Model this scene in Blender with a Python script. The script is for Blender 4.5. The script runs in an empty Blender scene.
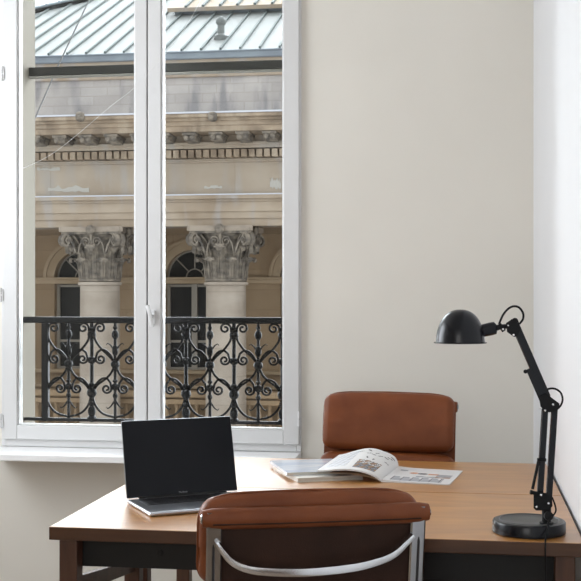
import bpy, math, random
from mathutils import Vector, Matrix
R = math.radians
random.seed(7)
S = bpy.context.scene
C = S.collection

# ------------------------------------------------------------------ camera, light, exposure
TH = R(8.6); FPX = 1150.0; CX = 290.5; HY = 294.0; CAMZ = 1.39
ct, st = math.cos(TH), math.sin(TH)
cam = bpy.data.objects.new('camera', bpy.data.cameras.new('camera')); C.objects.link(cam)
cam.location = (0, 0, CAMZ); cam.rotation_euler = (R(90), 0, TH)
cam.data.sensor_width = 36; cam.data.lens = FPX / 581 * 36
cam.data.shift_y = 3.5 / 581; cam.data.clip_start = .05; cam.data.clip_end = 300
S.camera = cam
S.view_settings.view_transform = 'Standard'; S.view_settings.look = 'None'
S.view_settings.gamma = 1; S.view_settings.use_curve_mapping = False
S.view_settings.exposure = 0.46
w = bpy.data.worlds.new('sky'); S.world = w; w.use_nodes = True
# overcast sky, the cloud in front of the sun (beyond the building opposite) much brighter than the rest
SKY_LOW, SKY_SUNWARD = 1.25, 14.0
bg = w.node_tree.nodes['Background']; wn, wl = w.node_tree.nodes, w.node_tree.links
bg.inputs[0].default_value = (.875, .93, 1.0, 1)
tc = wn.new('ShaderNodeTexCoord'); sp = wn.new('ShaderNodeSeparateXYZ'); wl.new(tc.outputs['Generated'], sp.inputs[0])
mr = wn.new('ShaderNodeMapRange'); mr.interpolation_type = 'SMOOTHSTEP'
mr.inputs['From Min'].default_value = .1; mr.inputs['From Max'].default_value = .85
mr.inputs['To Min'].default_value = SKY_LOW; mr.inputs['To Max'].default_value = SKY_SUNWARD
wl.new(sp.outputs[1], mr.inputs['Value']); wl.new(mr.outputs[0], bg.inputs[1])

def area(name, loc, rot, sx, sy, power, col=(1, 1, 1), portal=False):
    l = bpy.data.lights.new(name, 'AREA'); l.shape = 'RECTANGLE'; l.size = sx; l.size_y = sy
    l.energy = power; l.color = col
    if portal: l.cycles.is_portal = True
    o = bpy.data.objects.new(name, l); C.objects.link(o); o.location = loc; o.rotation_euler = rot
    return o
area('window_portal', (-1.53, 5.9, 1.85), (R(-90), 0, 0), 1.5, 2.6, 1, portal=True)
# added fill lights in invented windows, left wall and behind the camera
area('fill_left', (-3.42, 3.9, 2.15), (0, R(-90), 0), 1.5, 1.8, 43, (.90, .95, 1))
area('fill_rear', (-.85, -2.45, 1.9), (R(90), 0, 0), 1.9, 2.0, 21, (1, .94, .86))

# ------------------------------------------------------------------ projection helper: pixel + world depth plane -> point
def W(x, y, Y):
    u = (x - CX) / FPX
    X = Y * (u * ct - st) / (ct + u * st)
    D = Y * ct - X * st
    return X, CAMZ + (HY - y) / FPX * D

# ------------------------------------------------------------------ materials
def mat(name, col, rough=.5, metal=0., coat=0., spec=.5):
    m = bpy.data.materials.new(name); m.use_nodes = True
    b = m.node_tree.nodes['Principled BSDF']
    b.inputs['Base Color'].default_value = (*col, 1); b.inputs['Roughness'].default_value = rough
    b.inputs['Metallic'].default_value = metal; b.inputs['Coat Weight'].default_value = coat
    b.inputs['Specular IOR Level'].default_value = spec
    return m
def nodes(m): return m.node_tree.nodes, m.node_tree.links, m.node_tree.nodes['Principled BSDF']
def noise_col(m, stops, scale=5., detail=6, vec_scale=(1, 1, 1), bump=0., bscale=None, rough=None, rot=(0, 0, 0), distort=0.):
    n, l, b = nodes(m)
    tc = n.new('ShaderNodeTexCoord'); mp = n.new('ShaderNodeMapping')
    mp.inputs['Scale'].default_value = vec_scale; mp.inputs['Rotation'].default_value = rot
    l.new(tc.outputs['Object'], mp.inputs[0])
    nz = n.new('ShaderNodeTexNoise'); nz.inputs['Scale'].default_value = scale; nz.inputs['Detail'].default_value = detail
    nz.inputs['Distortion'].default_value = distort
    l.new(mp.outputs[0], nz.inputs[0])
    cr = n.new('ShaderNodeValToRGB'); e = cr.color_ramp.elements
    while len(e) < len(stops): e.new(.5)
    for i, (p, c) in enumerate(stops): e[i].position = p; e[i].color = (*c, 1)
    l.new(nz.outputs[0], cr.inputs[0]); l.new(cr.outputs[0], b.inputs['Base Color'])
    if bump:
        n2 = n.new('ShaderNodeTexNoise'); n2.inputs['Scale'].default_value = bscale or scale; n2.inputs['Detail'].default_value = 4
        l.new(tc.outputs['Object'], n2.inputs[0])
        bp = n.new('ShaderNodeBump'); bp.inputs['Strength'].default_value = bump; bp.inputs['Distance'].default_value = .002
        l.new(n2.outputs[0], bp.inputs['Height']); l.new(bp.outputs[0], b.inputs['Normal'])
    return cr
M = {}
M['paint'] = mat('paint', (.80, .78, .735), .6)
noise_col(M['paint'], [(.3, (.735, .705, .642)), (.7, (.775, .745, .682))], 1.5, 3, bump=.05, bscale=120)
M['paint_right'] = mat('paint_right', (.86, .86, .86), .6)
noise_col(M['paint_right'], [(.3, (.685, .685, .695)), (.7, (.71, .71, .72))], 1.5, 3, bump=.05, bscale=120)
M['dark_reflect_board'] = mat('dark_reflect_board', (.10, .06, .035), .5)
M['ceiling'] = mat('ceiling', (.85, .85, .84), .8)
M['pvc'] = mat('pvc', (.68, .68, .68), .35)
M['pvc_gap'] = mat('pvc_gap', (.35, .32, .28), .6)
M['sill'] = mat('sill', (.9, .9, .9), .3)
M['floor'] = mat('floor', (.5, .47, .43), .5)
noise_col(M['floor'], [(.3, (.17, .12, .08)), (.7, (.26, .19, .13))], 2, 6, (1, 12, 1))
M['wood'] = mat('wood', (.4, .2, .1), .36, coat=.55)
M['wood'].node_tree.nodes['Principled BSDF'].inputs['Coat Roughness'].default_value = .33
noise_col(M['wood'], [(.25, (.30, .115, .022)), (.5, (.41, .175, .036)), (.75, (.52, .25, .058))], 2.6, 5, (.8, 4, 4), distort=1.6)
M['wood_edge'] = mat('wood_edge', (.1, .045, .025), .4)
noise_col(M['wood_edge'], [(.3, (.052, .020, .008)), (.7, (.092, .038, .015))], 3, 6, (.7, 9, 9))  # shade on the desk's front edge put into this darker wood colour
M['wood_leg'] = mat('wood_leg', (.2, .09, .05), .4)
noise_col(M['wood_leg'], [(.3, (.065, .026, .014)), (.7, (.11, .048, .026))], 4, 6, (9, 9, .8))  # legs darkened too, for the weaker light at the front
M['black'] = mat('black', (.010, .010, .010), .5, spec=.3)
M['leather'] = mat('leather', (.16, .05, .022), .45, spec=.3)
noise_col(M['leather'], [(.3, (.145, .037, .010)), (.7, (.20, .056, .016))], 9, 5, bump=.35, bscale=330)
M['leather_dark'] = mat('leather_dark', (.035, .018, .013), .6, spec=.15)
noise_col(M['leather_dark'], [(.3, (.028, .015, .011)), (.7, (.045, .022, .015))], 9, 5, bump=.3, bscale=300)
M['chrome'] = mat('chrome', (.44, .45, .47), .13, 1.)  # dark reflections of the room put into the rail colour
M['chrome_brace'] = mat('chrome_brace', (.75, .77, .8), .18, 1.)  # brighter copy of the same chrome
M['slot'] = mat('slot', (.05, .05, .055), .3, .6)
M['lamp'] = mat('lamp', (.004, .005, .008), .26, spec=.32)
M['lamp_matte'] = mat('lamp_matte', (.005, .005, .006), .5, spec=.2)
M['lamp_base_top'] = mat('lamp_base_top', (.022, .023, .023), .38)
M['rivet'] = mat('rivet', (.7, .7, .7), .25, 1.)
M['rivet_dull'] = mat('rivet_dull', (.12, .125, .13), .35)
M['bulb'] = mat('bulb', (.85, .85, .82), .2)
M['alu'] = mat('alu', (.52, .54, .58), .28, .9)
M['screen'] = mat('screen', (.006, .007, .010), .22, spec=.18)
M['keys'] = mat('keys', (.012, .012, .014), .5)
M['letter'] = mat('letter', (.30, .31, .33), .5)
M['paper'] = mat('paper', (.80, .80, .80), .35, coat=.2)
M['pages'] = mat('pages', (.62, .60, .53), .7)
noise_col(M['pages'], [(.35, (.48, .46, .40)), (.65, (.74, .72, .65))], 40, 2, (.05, .05, 22))
M['cover'] = mat('cover', (.60, .66, .78), .16, coat=.5)
noise_col(M['cover'], [(.42, (.56, .63, .76)), (.5, (.72, .76, .82)), (.56, (.60, .66, .76))], 3, 2, (1, 3, 1), rot=(0, 0, .7))
M['ink'] = mat('ink', (.04, .04, .05), .4)
M['ink_grey'] = mat('ink_grey', (.27, .29, .33), .4)
M['ink_pale'] = mat('ink_pale', (.36, .37, .40), .4)
M['ink_blue'] = mat('ink_blue', (.5, .56, .66), .4)
M['ink_brown'] = mat('ink_brown', (.30, .17, .09), .4)
M['ink_orange'] = mat('ink_orange', (.55, .22, .08), .4)
M['iron'] = mat('iron', (.009, .009, .010), .5, spec=.12)
M['bar'] = mat('bar', (.035, .034, .03), .7, spec=.2)
M['bar_edge'] = mat('bar_edge', (.2, .19, .165), .6)
M['wire'] = mat('wire', (.15, .15, .15), .5)
M['thread'] = mat('thread', (.72, .72, .71), .6)
def gl(name, tint, mix=.9):
    m = bpy.data.materials.new(name); m.use_nodes = True; n = m.node_tree.nodes; l = m.node_tree.links; n.clear()
    o = n.new('ShaderNodeOutputMaterial'); t = n.new('ShaderNodeBsdfTransparent'); g = n.new('ShaderNodeBsdfGlossy')
    t.inputs[0].default_value = (*tint, 1); g.inputs['Roughness'].default_value = .02
    f = n.new('ShaderNodeFresnel'); f.inputs[0].default_value = 1.35; mx = n.new('ShaderNodeMixShader')
    l.new(f.outputs[0], mx.inputs[0]); l.new(t.outputs[0], mx.inputs[1]); l.new(g.outputs[0], mx.inputs[2]); l.new(mx.outputs[0], o.inputs[0])
    return m
M['glass'] = gl('glass', (.93, .94, .93))
def stone(name, lo, hi, scale=1.2, brick=None, streak=None):
    m = mat(name, hi, .85); cr = noise_col(m, [(.32, lo), (.66, hi)], scale, 8, (1, 1, 1.3))
    n, l, b = nodes(m); last = cr.outputs[0]
    tc = n.new('ShaderNodeTexCoord')
    if streak:
        mp = n.new('ShaderNodeMapping'); mp.inputs['Scale'].default_value = (2.2, 1, .5); l.new(tc.outputs['Object'], mp.inputs[0])
        nz = n.new('ShaderNodeTexNoise'); nz.inputs['Scale'].default_value = 1.5; nz.inputs['Detail'].default_value = 8
        l.new(mp.outputs[0], nz.inputs[0])
        r2 = n.new('ShaderNodeValToRGB'); r2.color_ramp.elements[0].position = .5; r2.color_ramp.elements[1].position = .68
        l.new(nz.outputs[0], r2.inputs[0])
        mx = n.new('ShaderNodeMix'); mx.data_type = 'RGBA'; mx.inputs[7].default_value = (*streak, 1)
        l.new(r2.outputs[0], mx.inputs[0]); l.new(last, mx.inputs[6]); last = mx.outputs[2]
    if brick:
        sp = n.new('ShaderNodeSeparateXYZ'); cb = n.new('ShaderNodeCombineXYZ'); l.new(tc.outputs['Object'], sp.inputs[0])
        l.new(sp.outputs[0], cb.inputs[0]); l.new(sp.outputs[2], cb.inputs[1])
        bt = n.new('ShaderNodeTexBrick'); bt.inputs['Scale'].default_value = 1
        bt.inputs['Brick Width'].default_value = brick[0]; bt.inputs['Row Height'].default_value = brick[1]
        bt.inputs['Mortar Size'].default_value = .012; bt.inputs['Color1'].default_value = (1, 1, 1, 1)
        bt.inputs['Color2'].default_value = (.9, .89, .88, 1); bt.inputs['Mortar'].default_value = (.84, .83, .81, 1)
        l.new(cb.outputs[0], bt.inputs[0])
        m2 = n.new('ShaderNodeMix'); m2.data_type = 'RGBA'; m2.blend_type = 'MULTIPLY'; m2.inputs[0].default_value = 1
        l.new(last, m2.inputs[6]); l.new(bt.outputs[0], m2.inputs[7]); last = m2.outputs[2]
    l.new(last, b.inputs['Base Color']); return m
M['stone'] = stone('stone', (0.324, 0.245, 0.172), (0.454, 0.365, 0.274), 1.2, streak=(0.400, 0.360, 0.326))
M['stone_frieze'] = stone('stone_frieze', (0.389, 0.310, 0.233), (0.497, 0.415, 0.326), .8, (2.1, 1.5), streak=(0.432, 0.385, 0.335))
M['stone_cornice'] = stone('stone_cornice', (0.216, 0.160, 0.112), (0.432, 0.330, 0.233), 2.5, streak=(0.497, 0.400, 0.298))
M['stone_attic'] = stone('stone_attic', (0.400, 0.365, 0.339), (0.540, 0.490, 0.451), 1.0, (.62, .2), streak=(0.292, 0.275, 0.270))
M['stone_wall'] = stone('stone_wall', (0.292, 0.200, 0.116), (0.389, 0.275, 0.167), .8, (1.2, .5))
M['stone_abacus'] = stone('stone_abacus', (0.259, 0.210, 0.167), (0.389, 0.320, 0.251), 3)
M['stone_arch'] = stone('stone_arch', (0.356, 0.260, 0.158), (0.454, 0.340, 0.223), 1)
M['stone_capital'] = stone('stone_capital', (0.081, 0.070, 0.061), (0.313, 0.262, 0.205), 6)  # mottling paints shade into the capitals' carving; stain on the modillions
M['stone_shaft'] = stone('stone_shaft', (0.324, 0.265, 0.209), (0.443, 0.375, 0.307), 1.5, (6, .62))
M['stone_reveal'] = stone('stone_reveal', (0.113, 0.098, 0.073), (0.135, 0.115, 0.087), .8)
M['plaster'] = mat('plaster', (.50, .47, .42), .8)
M['lead'] = mat('lead', (.62, .62, .66), .5)
M['zinc'] = mat('zinc', (.62, .70, .67), .7, spec=.2); noise_col(M['zinc'], [(.3, (.265, .275, .262)), (.7, (.31, .318, .305))], 1.2, 4)
M['zinc_rib'] = mat('zinc_rib', (.13, .15, .145), .7, spec=.2)
M['zinc_vent'] = mat('zinc_vent', (.17, .18, .17), .7)
M['zinc_dark'] = mat('zinc_dark', (.2, .23, .25), .5); noise_col(M['zinc_dark'], [(.3, (.17, .19, .22)), (.7, (.26, .30, .32))], 2, 5)
M['dark_glass'] = mat('dark_glass', (.012, .012, .012), .4, spec=.15)
M['win_frame'] = mat('win_frame', (.34, .30, .25), .6)
M['street'] = mat('street', (.3, .3, .3), .9)
noise_col(M['street'], [(.3, (.26, .26, .26)), (.7, (.36, .35, .34))], .5, 6)

# ------------------------------------------------------------------ mesh helpers
class MB:
    def __init__(s): s.v = []; s.f = []; s.mi = []
    def add(s, vs, fs, mi=0, T=None):
        o = len(s.v)
        s.v += [tuple(T @ Vector(p)) if T else tuple(p) for p in vs]
        s.f += [tuple(i + o for i in f) for f in fs]; s.mi += [mi] * len(fs); return s
    def box(s, x0, x1, y0, y1, z0, z1, mi=0, T=None):
        vs = [(x, y, z) for x in (x0, x1) for y in (y0, y1) for z in (z0, z1)]
        return s.add(vs, [(0, 1, 3, 2), (4, 6, 7, 5), (0, 4, 5, 1), (2, 3, 7, 6), (0, 2, 6, 4), (1, 5, 7, 3)], mi, T)
    def sweep(s, pts, prof, up=None, caps=True, mi=0, closed=False):
        """prof(i) -> list of (a, b) offsets in the frame (side, up)"""
        P = [Vector(p) for p in pts]; n = len(P); rings = []; prev = None
        for i in range(n):
            if closed: t = P[(i + 1) % n] - P[i - 1]
            else: t = P[min(i + 1, n - 1)] - P[max(i - 1, 0)]
            t.normalize()
            if up is not None: u = Vector(up); u = u - t * u.dot(t)
            elif prev is None:
                u = Vector((0, 0, 1)) if abs(t.z) < .9 else Vector((1, 0, 0)); u = u - t * u.dot(t)
            else: u = prev - t * prev.dot(t)
            u.normalize(); prev = u; sd = t.cross(u)
            rings.append([P[i] + sd * a + u * b for a, b in prof(i)])
        k = len(rings[0]); vs = [v for r in rings for v in r]; fs = []
        for i in range(n if closed else n - 1):
            for j in range(k):
                a = i * k + j; b = i * k + (j + 1) % k; i2 = (i + 1) % n
                fs.append((a, b, i2 * k + (j + 1) % k, i2 * k + j))
        if caps and not closed: fs += [tuple(range(k))[::-1], tuple((n - 1) * k + j for j in range(k))]
        return s.add(vs, fs, mi)
    def tube(s, pts, r, seg=10, mi=0, closed=False):
        rr = r if callable(r) else (lambda i: r[i]) if isinstance(r, (list, tuple)) else (lambda i: r)
        cs = [(math.cos(2 * math.pi * j / seg), math.sin(2 * math.pi * j / seg)) for j in range(seg)]
        return s.sweep(pts, lambda i: [(a * rr(i), b * rr(i)) for a, b in cs], mi=mi, closed=closed)
    def ribbon(s, pts, wd, ht, up, mi=0):
        return s.sweep(pts, lambda i: [(-wd / 2, -ht / 2), (wd / 2, -ht / 2), (wd / 2, ht / 2), (-wd / 2, ht / 2)], up=up, mi=mi)
    def lathe(s, prof, seg=32, T=None, mi=0, cap=True):
        vs = []; fs = []; n = len(prof)
        for r, z in prof:
            for j in range(seg): a = 2 * math.pi * j / seg; vs.append((r * math.cos(a), r * math.sin(a), z))
        for i in range(n - 1):
            for j in range(seg): fs.append((i * seg + j, i * seg + (j + 1) % seg, (i + 1) * seg + (j + 1) % seg, (i + 1) * seg + j))
        if cap: fs += [tuple(range(seg))[::-1], tuple((n - 1) * seg + j for j in range(seg))]
        return s.add(vs, fs, mi, T)
    def prism(s, poly, h0, h1, axis='y', mi=0, T=None):
        n = len(poly)
        def p3(a, b, h): return (a, h, b) if axis == 'y' else (h, a, b) if axis == 'x' else (a, b, h)
        vs = [p3(a, b, h0) for a, b in poly] + [p3(a, b, h1) for a, b in poly]
        fs = [tuple(range(n)), tuple(range(n, 2 * n))[::-1]] + [(i, i + n, (i + 1) % n + n, (i + 1) % n) for i in range(n)]
        return s.add(vs, fs, mi, T)
    def rbox(s, cx, cy, cz, sx, sy, sz, r, n=10, warp=None, mi=0):
        hx, hy, hz = sx / 2, sy / 2, sz / 2; vs = {}; V = []; F = []
        def idx(p):
            k = tuple(round(c, 6) for c in p)
            if k not in vs:
                vs[k] = len(V); q = [max(-h + min(r, h), min(h - min(r, h), c)) for c, h in zip(p, (hx, hy, hz))]
                d = Vector(p) - Vector(q); ds = Vector([d[i] / min(r, h) for i, h in enumerate((hx, hy, hz))])
                if ds.length > 1e-6:
                    ds.normalize(); d = Vector([ds[i] * min(r, h) for i, h in enumerate((hx, hy, hz))])
                o = Vector(q) + d
                if warp: o = Vector(warp(o.x, o.y, o.z))
                V.append((o.x + cx, o.y + cy, o.z + cz))
            return vs[k]
        def axis_samples(h):
            rr = min(r, h); a = [-h + rr * t for t in (0, .12, .3, .55, .8)]
            c = [(-h + rr) + (2 * h - 2 * rr) * i / n for i in range(n + 1)] if h > rr else [0.]
            return a + c + [-q for q in reversed(a)]
        A = [axis_samples(h) for h in (hx, hy, hz)]
        for ax in range(3):
            b, c = (ax + 1) % 3, (ax + 2) % 3
            for sg in (-1, 1):
                for i in range(len(A[b]) - 1):
                    for j in range(len(A[c]) - 1):
                        q = []
                        for (ii, jj) in ((i, j), (i + 1, j), (i + 1, j + 1), (i, j + 1)):
                            p = [0, 0, 0]; p[ax] = sg * (hx, hy, hz)[ax]; p[b] = A[b][ii]; p[c] = A[c][jj]; q.append(idx(p))
                        if len(set(q)) < 3: continue
                        q = list(dict.fromkeys(q)); F.append(tuple(q if sg > 0 else q[::-1]))
        return s.add(V, F, mi)
    def build(s, name, m, parent=None, bevel=0, seg=2, smooth=35, label=None):
        me = bpy.data.meshes.new(name); me.from_pydata(s.v, [], s.f)
        for q in (m if isinstance(m, (list, tuple)) else [m]): me.materials.append(q)
        me.polygons.foreach_set('material_index', s.mi); me.validate(); me.update()
        import bmesh
        bm = bmesh.new(); bm.from_mesh(me); bmesh.ops.recalc_face_normals(bm, faces=bm.faces); bm.to_mesh(me); bm.free()
        if smooth:
            me.polygons.foreach_set('use_smooth', [True] * len(me.polygons)); me.set_sharp_from_angle(angle=R(smooth))
        o = bpy.data.objects.new(name, me); C.objects.link(o)
        if parent: o.parent = parent
        if bevel:
            b = o.modifiers.new('b', 'BEVEL'); b.width = bevel; b.segments = seg; b.limit_method = 'ANGLE'; b.angle_limit = R(50)
            b.harden_normals = False
        if label: o['label'] = label
        return o
def tag(o, label, cat, group=None, kind=None):
    if label: o['label'] = label
    if cat: o['category'] = cat
    if group: o['group'] = group
    if kind: o['kind'] = kind
    return o
def empty(name, loc=(0, 0, 0), rz=0):
    o = bpy.data.objects.new(name, None); C.objects.link(o); o.location = loc; o.rotation_euler = (0, 0, rz); o.empty_display_size = .1
    return o
def struct(o): o['kind'] = 'structure'; return o
def smoothpts(pts, n=8):
    """Catmull-Rom through pts"""
    P = [Vector(p) for p in pts]; P = [P[0] * 2 - P[1]] + P + [P[-1] * 2 - P[-2]]; out = []
    for i in range(1, len(P) - 2):
        for k in range(n):
            t = k / n; a, b, c, d = P[i - 1:i + 3]
            out.append(.5 * ((2 * b) + (c - a) * t + (2 * a - 5 * b + 4 * c - d) * t * t + (3 * b - a - 3 * c + d) * t ** 3))
    out.append(P[-2]); return out

# ------------------------------------------------------------------ room shell
FZ = -.06; YW = 5.5; XR = .32; XL = -3.3; YB = -2.4; ZC = 3.3
WX0, WX1 = W(2.5, 0, YW)[0], W(301.5, 0, YW)[0]          # window opening
WZ0, WZ1 = .628, 3.08
b = MB(); b.box(XL - .15, WX0, YW, YW + .15, FZ, ZC).box(WX1, XR + .15, YW, YW + .15, FZ, ZC)
b.box(WX0, WX1, YW, YW + .15, FZ, WZ0 - .0).box(WX0, WX1, YW, YW + .15, WZ1, ZC)
struct(b.build('wall_back', M['paint'], smooth=0))
struct(MB().box(XR, XR + .15, YB - .15, YW, FZ, ZC).build('wall_right', M['paint_right'], smooth=0))
b = MB(); b.box(XL - .15, XL, YB - .15, 3.05, FZ, ZC).box(XL - .15, XL, 5.15, YW, FZ, ZC).box(XL - .15, XL, 3.05, 5.15, FZ, .85).box(XL - .15, XL, 3.05, 5.15, 2.95, ZC)
struct(b.build('wall_left', M['paint'], smooth=0))
b = MB(); b.box(XL, -1.85, YB - .15, YB, FZ, ZC).box(.15, XR, YB - .15, YB, FZ, ZC).box(-1.85, .15, YB - .15, YB, FZ, .85).box(-1.85, .15, YB - .15, YB, 2.95, ZC)
struct(b.build('wall_front', M['paint'], smooth=0))
d = struct(MB().box(XR - .04, XR, -1.3, .9, FZ, 2.25).build('dark_reflect_board_1', M['dark_reflect_board'], bevel=.004))  # invented board out of view, dark for the chrome to reflect
b = MB()
for y in (-1.25, -.15):
    for z0_, z1_ in ((.15, 1.0), (1.12, 2.2)): b.box(XR - .05, XR - .04, y + .05, y + 1.0, z0_, z1_)
b.build('panel', M['dark_reflect_board'], d, bevel=.006)
struct(MB().box(XL - .15, XR + .15, YB - .15, YW + .15, -.15, FZ).build('floor', M['floor'], smooth=0))
struct(MB().box(XL - .15, XR + .15, YB - .15, YW + .15, ZC, ZC + .1).build('ceiling', M['ceiling'], smooth=0))

# ------------------------------------------------------------------ window
def X5(x): return W(x, 0, YW)[0]
win = struct(empty('window_1', ((WX0 + WX1) / 2, YW, WZ0)))
def wb(x0, x1, y0, y1, z0, z1): # box in world coordinates relative to the window root
    l = win.location; return (x0 - l.x, x1 - l.x, y0 - l.y, y1 - l.y, z0 - l.z, z1 - l.z)
def zf(y, x=150): return W(x, y, YW)[1]
Zs0 = .665; Zg0 = zf(427, 150); Zg1 = 2.98
b = MB(); b.box(*wb(WX0, X5(7), YW - .012, YW + .06, WZ0, WZ1)).box(*wb(X5(297), WX1, YW - .012, YW + .06, WZ0, WZ1))
b.box(*wb(X5(7), X5(297), YW - .012, YW + .06, WZ0, Zs0)).box(*wb(X5(7), X5(297), YW - .012, YW + .06, 3.03, WZ1))
b.build('window_frame', M['pvc'], win, bevel=.003)
def sash(xa, xb, ga, gb, name):
    b = MB(); y0, y1 = YW - .03, YW + .03
    b.box(*wb(xa, ga, y0, y1, Zs0, 3.03)).box(*wb(gb, xb, y0, y1, Zs0, 3.03))
    b.box(*wb(ga, gb, y0, y1, Zs0, Zg0)).box(*wb(ga, gb, y0, y1, Zg1, 3.03))
    o = b.build(name, M['pvc'], win, bevel=.004)
    g = MB(); t = .007   # glazing bead stepped back round the pane
    g.box(*wb(ga, ga + t, y0 + .012, y1, Zg0, Zg1)).box(*wb(gb - t, gb, y0 + .012, y1, Zg0, Zg1))
    g.box(*wb(ga + t, gb - t, y0 + .012, y1, Zg0, Zg0 + t)).box(*wb(ga + t, gb - t, y0 + .012, y1, Zg1 - t, Zg1))
    g.build('glazing_bead', M['pvc'], o, bevel=.002)
    MB().box(*wb(ga + .002, gb - .002, YW + .006, YW + .010, Zg0 + .002, Zg1 - .002)).build('pane', M['glass'], o, smooth=0)
    return o
s1 = sash(X5(5), X5(148.2), X5(19.2), X5(136.3), 'window_sash')
s2 = sash(X5(149.4), X5(300), X5(162.3), X5(284.2), 'window_sash')
MB().box(*wb(X5(148.3), X5(149.3), YW - .012, YW + .02, Zs0, 3.03)).build('meeting_seal', M['pvc_gap'], win)
# lever handle on the right sash
hx = X5(154.5) - win.location.x; hz0 = zf(316) - win.location.z
b = MB(); b.rbox(hx, -.036, hz0 - .005, .03, .012, .07, .008, 4)
hd = b.build('window_handle', M['pvc'], s2)
b = MB(); b.tube([(hx, -.040, hz0), (hx, -.068, hz0)], .009, 12)
b.sweep(smoothpts([(hx + .004, -.068, hz0 - .052), (hx + .002, -.07, hz0 - .02), (hx - .010, -.07, hz0 + .03), (hx - .018, -.066, hz0 + .052)], 5), lambda i: [(math.cos(a) * .010, math.sin(a) * .007) for a in [k * math.pi / 5 for k in range(10)]], up=(0, 1, 0))
b.build('window_handle', M['pvc'], s2)
for (px, yy, s) in ((4.5, 75, s1), (3.5, 295, s1), (3.5, 420, s1), (300, 418, s2)):
    x = X5(px) - win.location.x; z = W(px, yy, YW)[1] - win.location.z
    b = MB(); b.tube([(x, -.036, z - .036), (x, -.036, z - .003)], .0062, 10); b.tube([(x, -.036, z + .003), (x, -.036, z + .036)], .0062, 10)
    b.box(x - .002, x + .012 * (1 if px < 100 else -1), -.036, -.03, z - .03, z + .03)
    b.build('hinge', M['pvc'], s)
zt = .626
b = MB(); b.box(*wb(WX0 - .03, WX1 + .0, 5.22, YW - .0005, zt - .033, zt)); b.build('window_sill', M['sill'], win, bevel=.004)

# outer masonry reveal
b = MB(); X0, X1 = -2.252, -.82
b.box(-4, X0, YW + .15, 5.83, -3, ZC + 1).box(X1, 1.5, YW + .15, 5.83, -3, ZC + 1)
b.box(X0, X1, YW + .15, 5.83, -3, .60).box(X0, X1, YW + .15, 5.83, 3.1, ZC + 1)
struct(b.build('wall_outer', M['stone_reveal'], smooth=0))

# ------------------------------------------------------------------ balcony railing
YR = 5.68
xm = W(186, 0, YR)[0]; dx = (W(234, 0, YR)[0] - xm) / 2; su = dx / 23.8
Dr = YR * ct - W(210, 0, YR)[0] * st; sv = Dr / FPX
def RZ(y): return CAMZ + (HY - y) * sv
rail = tag(empty('balcony_railing', ((X0 + X1) / 2, YR, .60)), 'black wrought iron balcony railing with scrolls outside the window', 'railing')
ro = rail.location
def rp(x, y, d=0): return (x - ro.x, d, RZ(y) - ro.z)
MB().box(X0 - ro.x, X1 - ro.x, -.02, .02, RZ(323.6) - ro.z, RZ(317.2) - ro.z).build('top_rail', M['iron'], rail, bevel=.006, seg=3)
MB().box(X0 - ro.x, X1 - ro.x, -.012, .012, RZ(423.5) - ro.z, RZ(420.3) - ro.z).build('bottom_rail', M['iron'], rail, bevel=.002)
def knot(b, x, y, rx, ry):
    T = Matrix.Translation(rp(x, y))
    n = 7; pr = [(1.25 * rx * math.sin(math.pi * i / n) * su + .0005, -math.cos(math.pi * i / n) * ry * sv) for i in range(n + 1)]
    b.lathe(pr, 10, T)
def bar_main(x, thick=1.9):
    b = MB(); b.tube([rp(x, 424), rp(x, 322)], thick * su, 10)
    for (y, rx, ry) in ((335, 3.6, 4.5), (329, 2.4, 2.5), (361, 3.6, 4), (394, 4, 5.5), (386, 2.4, 3), (405, 2.6, 3.5), (413, 3.2, 6), (420, 3.8, 3)): knot(b, x, y, rx, ry)
    return b.build('upright', M['iron'], rail)
def bar_thin(x):
    b = MB(); b.tube([rp(x, 424), rp(x, 322)], 1.5 * su, 10)
    for (y, rx, ry) in ((335, 2.8, 5), (328, 1.8, 2), (351, 2.5, 6), (365, 3.6, 4.5), (388, 3, 4), (397, 2, 3), (382, 2, 2)): knot(b, x, y, rx, ry)
    for s in (-1, 1):
        for (y0, h) in ((352, 8), (402, -8)):
            q = [rp(x, y0)] + [rp(x + s * a * su, y0 - c * h) for a, c in ((2, .3), (4.5, .75), (7.5, 1), (9, .8))]
            b.tube(smoothpts(q, 4), lambda i: (1.1 - i * .05) * su, 6)
    return b.build('spear_upright', M['iron'], rail)
def spiral(cx, cy, r0, r1, a0, turns, n=26):
    out = []
    for i in range(n + 1):
        t = i / n; a = a0 + turns * 2 * math.pi * t; r = r0 + (r1 - r0) * t
        out.append((cx + r * math.cos(a), cy + r * math.sin(a)))   # y down (pixel sense)
    return out
def scroll(x, s, pts):
    P = [rp(x + s * a * su, y) for a, y in pts]
    b = MB(); n = len(P); b.sweep(P, lambda i: [(a * su * 1.0, c * .006) for a, c in ((-1, -.8), (1, -.8), (1, .8), (-1, .8))], up=(0, 1, 0))
    return b.build('scroll', M['iron'], rail, smooth=40)
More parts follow.
